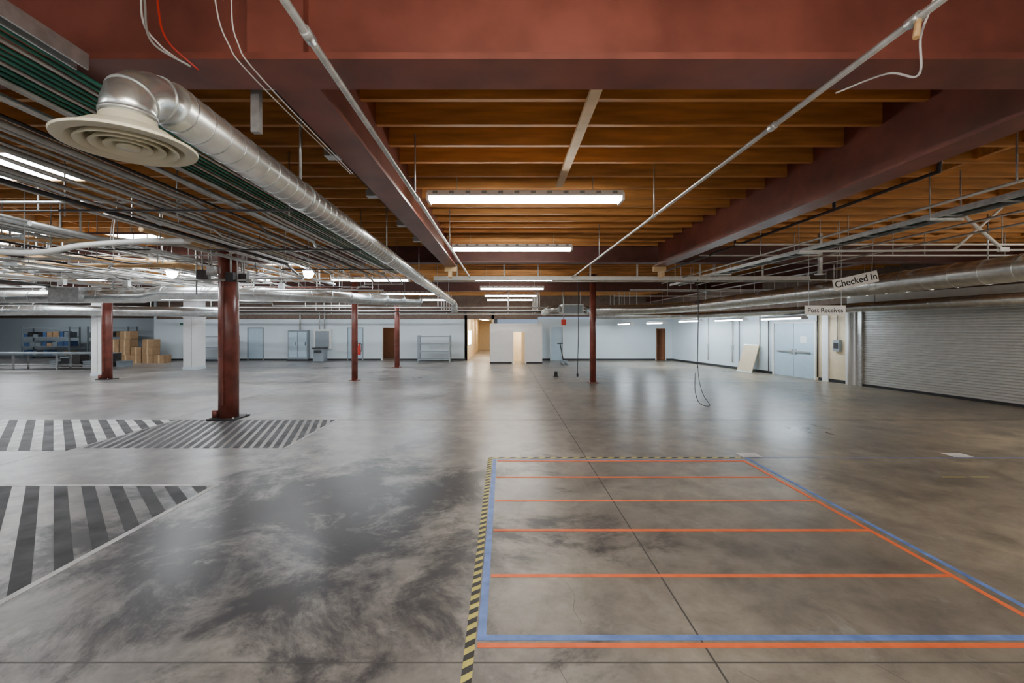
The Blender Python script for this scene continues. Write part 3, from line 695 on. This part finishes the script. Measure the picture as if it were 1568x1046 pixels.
b = MB('workbench'); b.box(-27.5, -18.5, 20.6, 21.4, 0.72, 0.78, GREYP)
for x in (-27.4, -25, -22.5, -20.5, -18.6):
    for y in (20.65, 21.3): b.box(x - .03, x + .03, y - .03, y + .03, 0, 0.72, GALV)
b.box(-27.4, -18.6, 20.7, 21.3, 0.2, 0.23, GALV); b.done()
b = MB('storage_bins')
for i in range(7):
    x = -22.5 + i * 0.55; b.box(x, x + .4, 22.3, 22.8, 0.0, 0.25 + .2 * (i % 3), (GREYP, BLACK, DKPIPE)[i % 3]); b.box(x - .02, x + .42, 22.28, 22.82, 0.25 + .2 * (i % 3), 0.28 + .2 * (i % 3), GREYP)
b.done()
b = MB('cardboard_box_stack')
for i in range(5):
    for k in range((3, 4, 2, 3, 1)[i]):
        x = -21.6 + i * 0.62 + random.uniform(-.03, .03); b.box(x, x + .56, 24.6, 25.15, k * .44, k * .44 + .43, CARD); b.box(x + .24, x + .32, 24.595, 24.6, k * .44, k * .44 + .43, PINE)
b.done()
b = MB('electrical_cabinet'); b.box(-12.65, -11.5, 26.35, 26.68, 0.1, 1.8, GREYP)
for x in (-12.6, -12.05): b.box(x, x + .5, 26.33, 26.35, 0.2, 1.7, BLUEDOOR); b.box(x + .42, x + .45, 26.3, 26.33, 0.9, 1.1, BLACK)
b.box(-12.7, -11.45, 26.3, 26.69, 0, 0.1, BLACK); b.tube([(-12, 26.5, 1.8), (-12, 26.5, 2.8)], 0.05, EMT); b.done()
b = MB('electrical_panel'); b.box(-11.2, -10.2, 26.5, 26.68, 0.7, 1.85, WHITEP); b.box(-11.1, -10.3, 26.48, 26.5, 0.8, 1.75, GREYP); b.tube([(-10.6, 26.6, 1.85), (-10.6, 26.6, 3)], 0.04, EMT)
b.tube([(-10.9, 26.6, 1.85), (-10.9, 26.6, 3)], 0.03, EMT); b.done()
b = MB('trash_bin'); b.box(-10.7, -10.1, 25.2, 25.75, 0.05, 0.75, GREYP); b.box(-10.75, -10.05, 25.15, 25.8, 0.75, 0.82, BLACK); b.box(-10.6, -10.2, 25.12, 25.15, .55, .68, BLACK)
for x in (-10.65, -10.2): b.tube([(x, 25.3, .05), (x + .05, 25.3, .05)], .05, BLACK, 10)
b.done()
for nm, x0 in (('door_6', -15.2), ('door_7', -9.3)):
    b = MB(nm)
    b.box(x0, x0 + .06, YF - .03, YF, 0, 1.9, GREYP); b.box(x0 + .9, x0 + .96, YF - .03, YF, 0, 1.9, GREYP); b.box(x0, x0 + .96, YF - .03, YF, 1.9, 1.96, GREYP); b.box(x0 + .06, x0 + .9, YF - .015, YF, 0.01, 1.9, BLUEDOOR)
    b.tube([(x0 + .82, YF - .08, .9), (x0 + .82, YF, .9)], .03, GALV); b.done()
b = MB('exit_sign'); b.box(-19.2, -18.7, 26.6, 26.68, 2.05, 2.25, WHITE); b.box(-19.15, -18.75, 26.59, 26.6, 2.08, 2.22, GREEN); b.done()
b = MB('pallet_jack'); b.box(3.0, 3.35, 23.9, 24.3, 0.05, .2, GREYP); b.tube([(3.15, 24.0, .2), (2.95, 23.8, 1.1)], .025, BLACK); b.tube([(2.8, 23.8, 1.1), (3.1, 23.8, 1.1)], .025, BLACK)
b.box(3.03, 3.12, 23.0, 23.9, .05, .1, GREYP); b.box(3.23, 3.32, 23.0, 23.9, .05, .1, GREYP)
for x in (3.05, 3.25): b.tube([(x, 24.1, .05), (x + .06, 24.1, .05)], .05, BLACK, 10)
b.done()

# ------------------------------------------------------------------ world + camera
w = bpy.data.worlds.new('World'); S.world = w; w.use_nodes = True
w.node_tree.nodes['Background'].inputs[0].default_value = (0.6, 0.75, 1, 1); w.node_tree.nodes['Background'].inputs[1].default_value = 0.5
cam = bpy.data.cameras.new('Camera'); co = bpy.data.objects.new('Camera', cam); S.collection.objects.link(co)
co.location = (0, 0, CAMZ); co.rotation_euler = (math.pi / 2, 0, 0)
cam.sensor_width = 36; cam.lens = 690 / 1568 * 36; cam.shift_x = 12 / 1568; cam.shift_y = -20 / 1568; cam.clip_start = 0.05; cam.clip_end = 200
S.camera = co
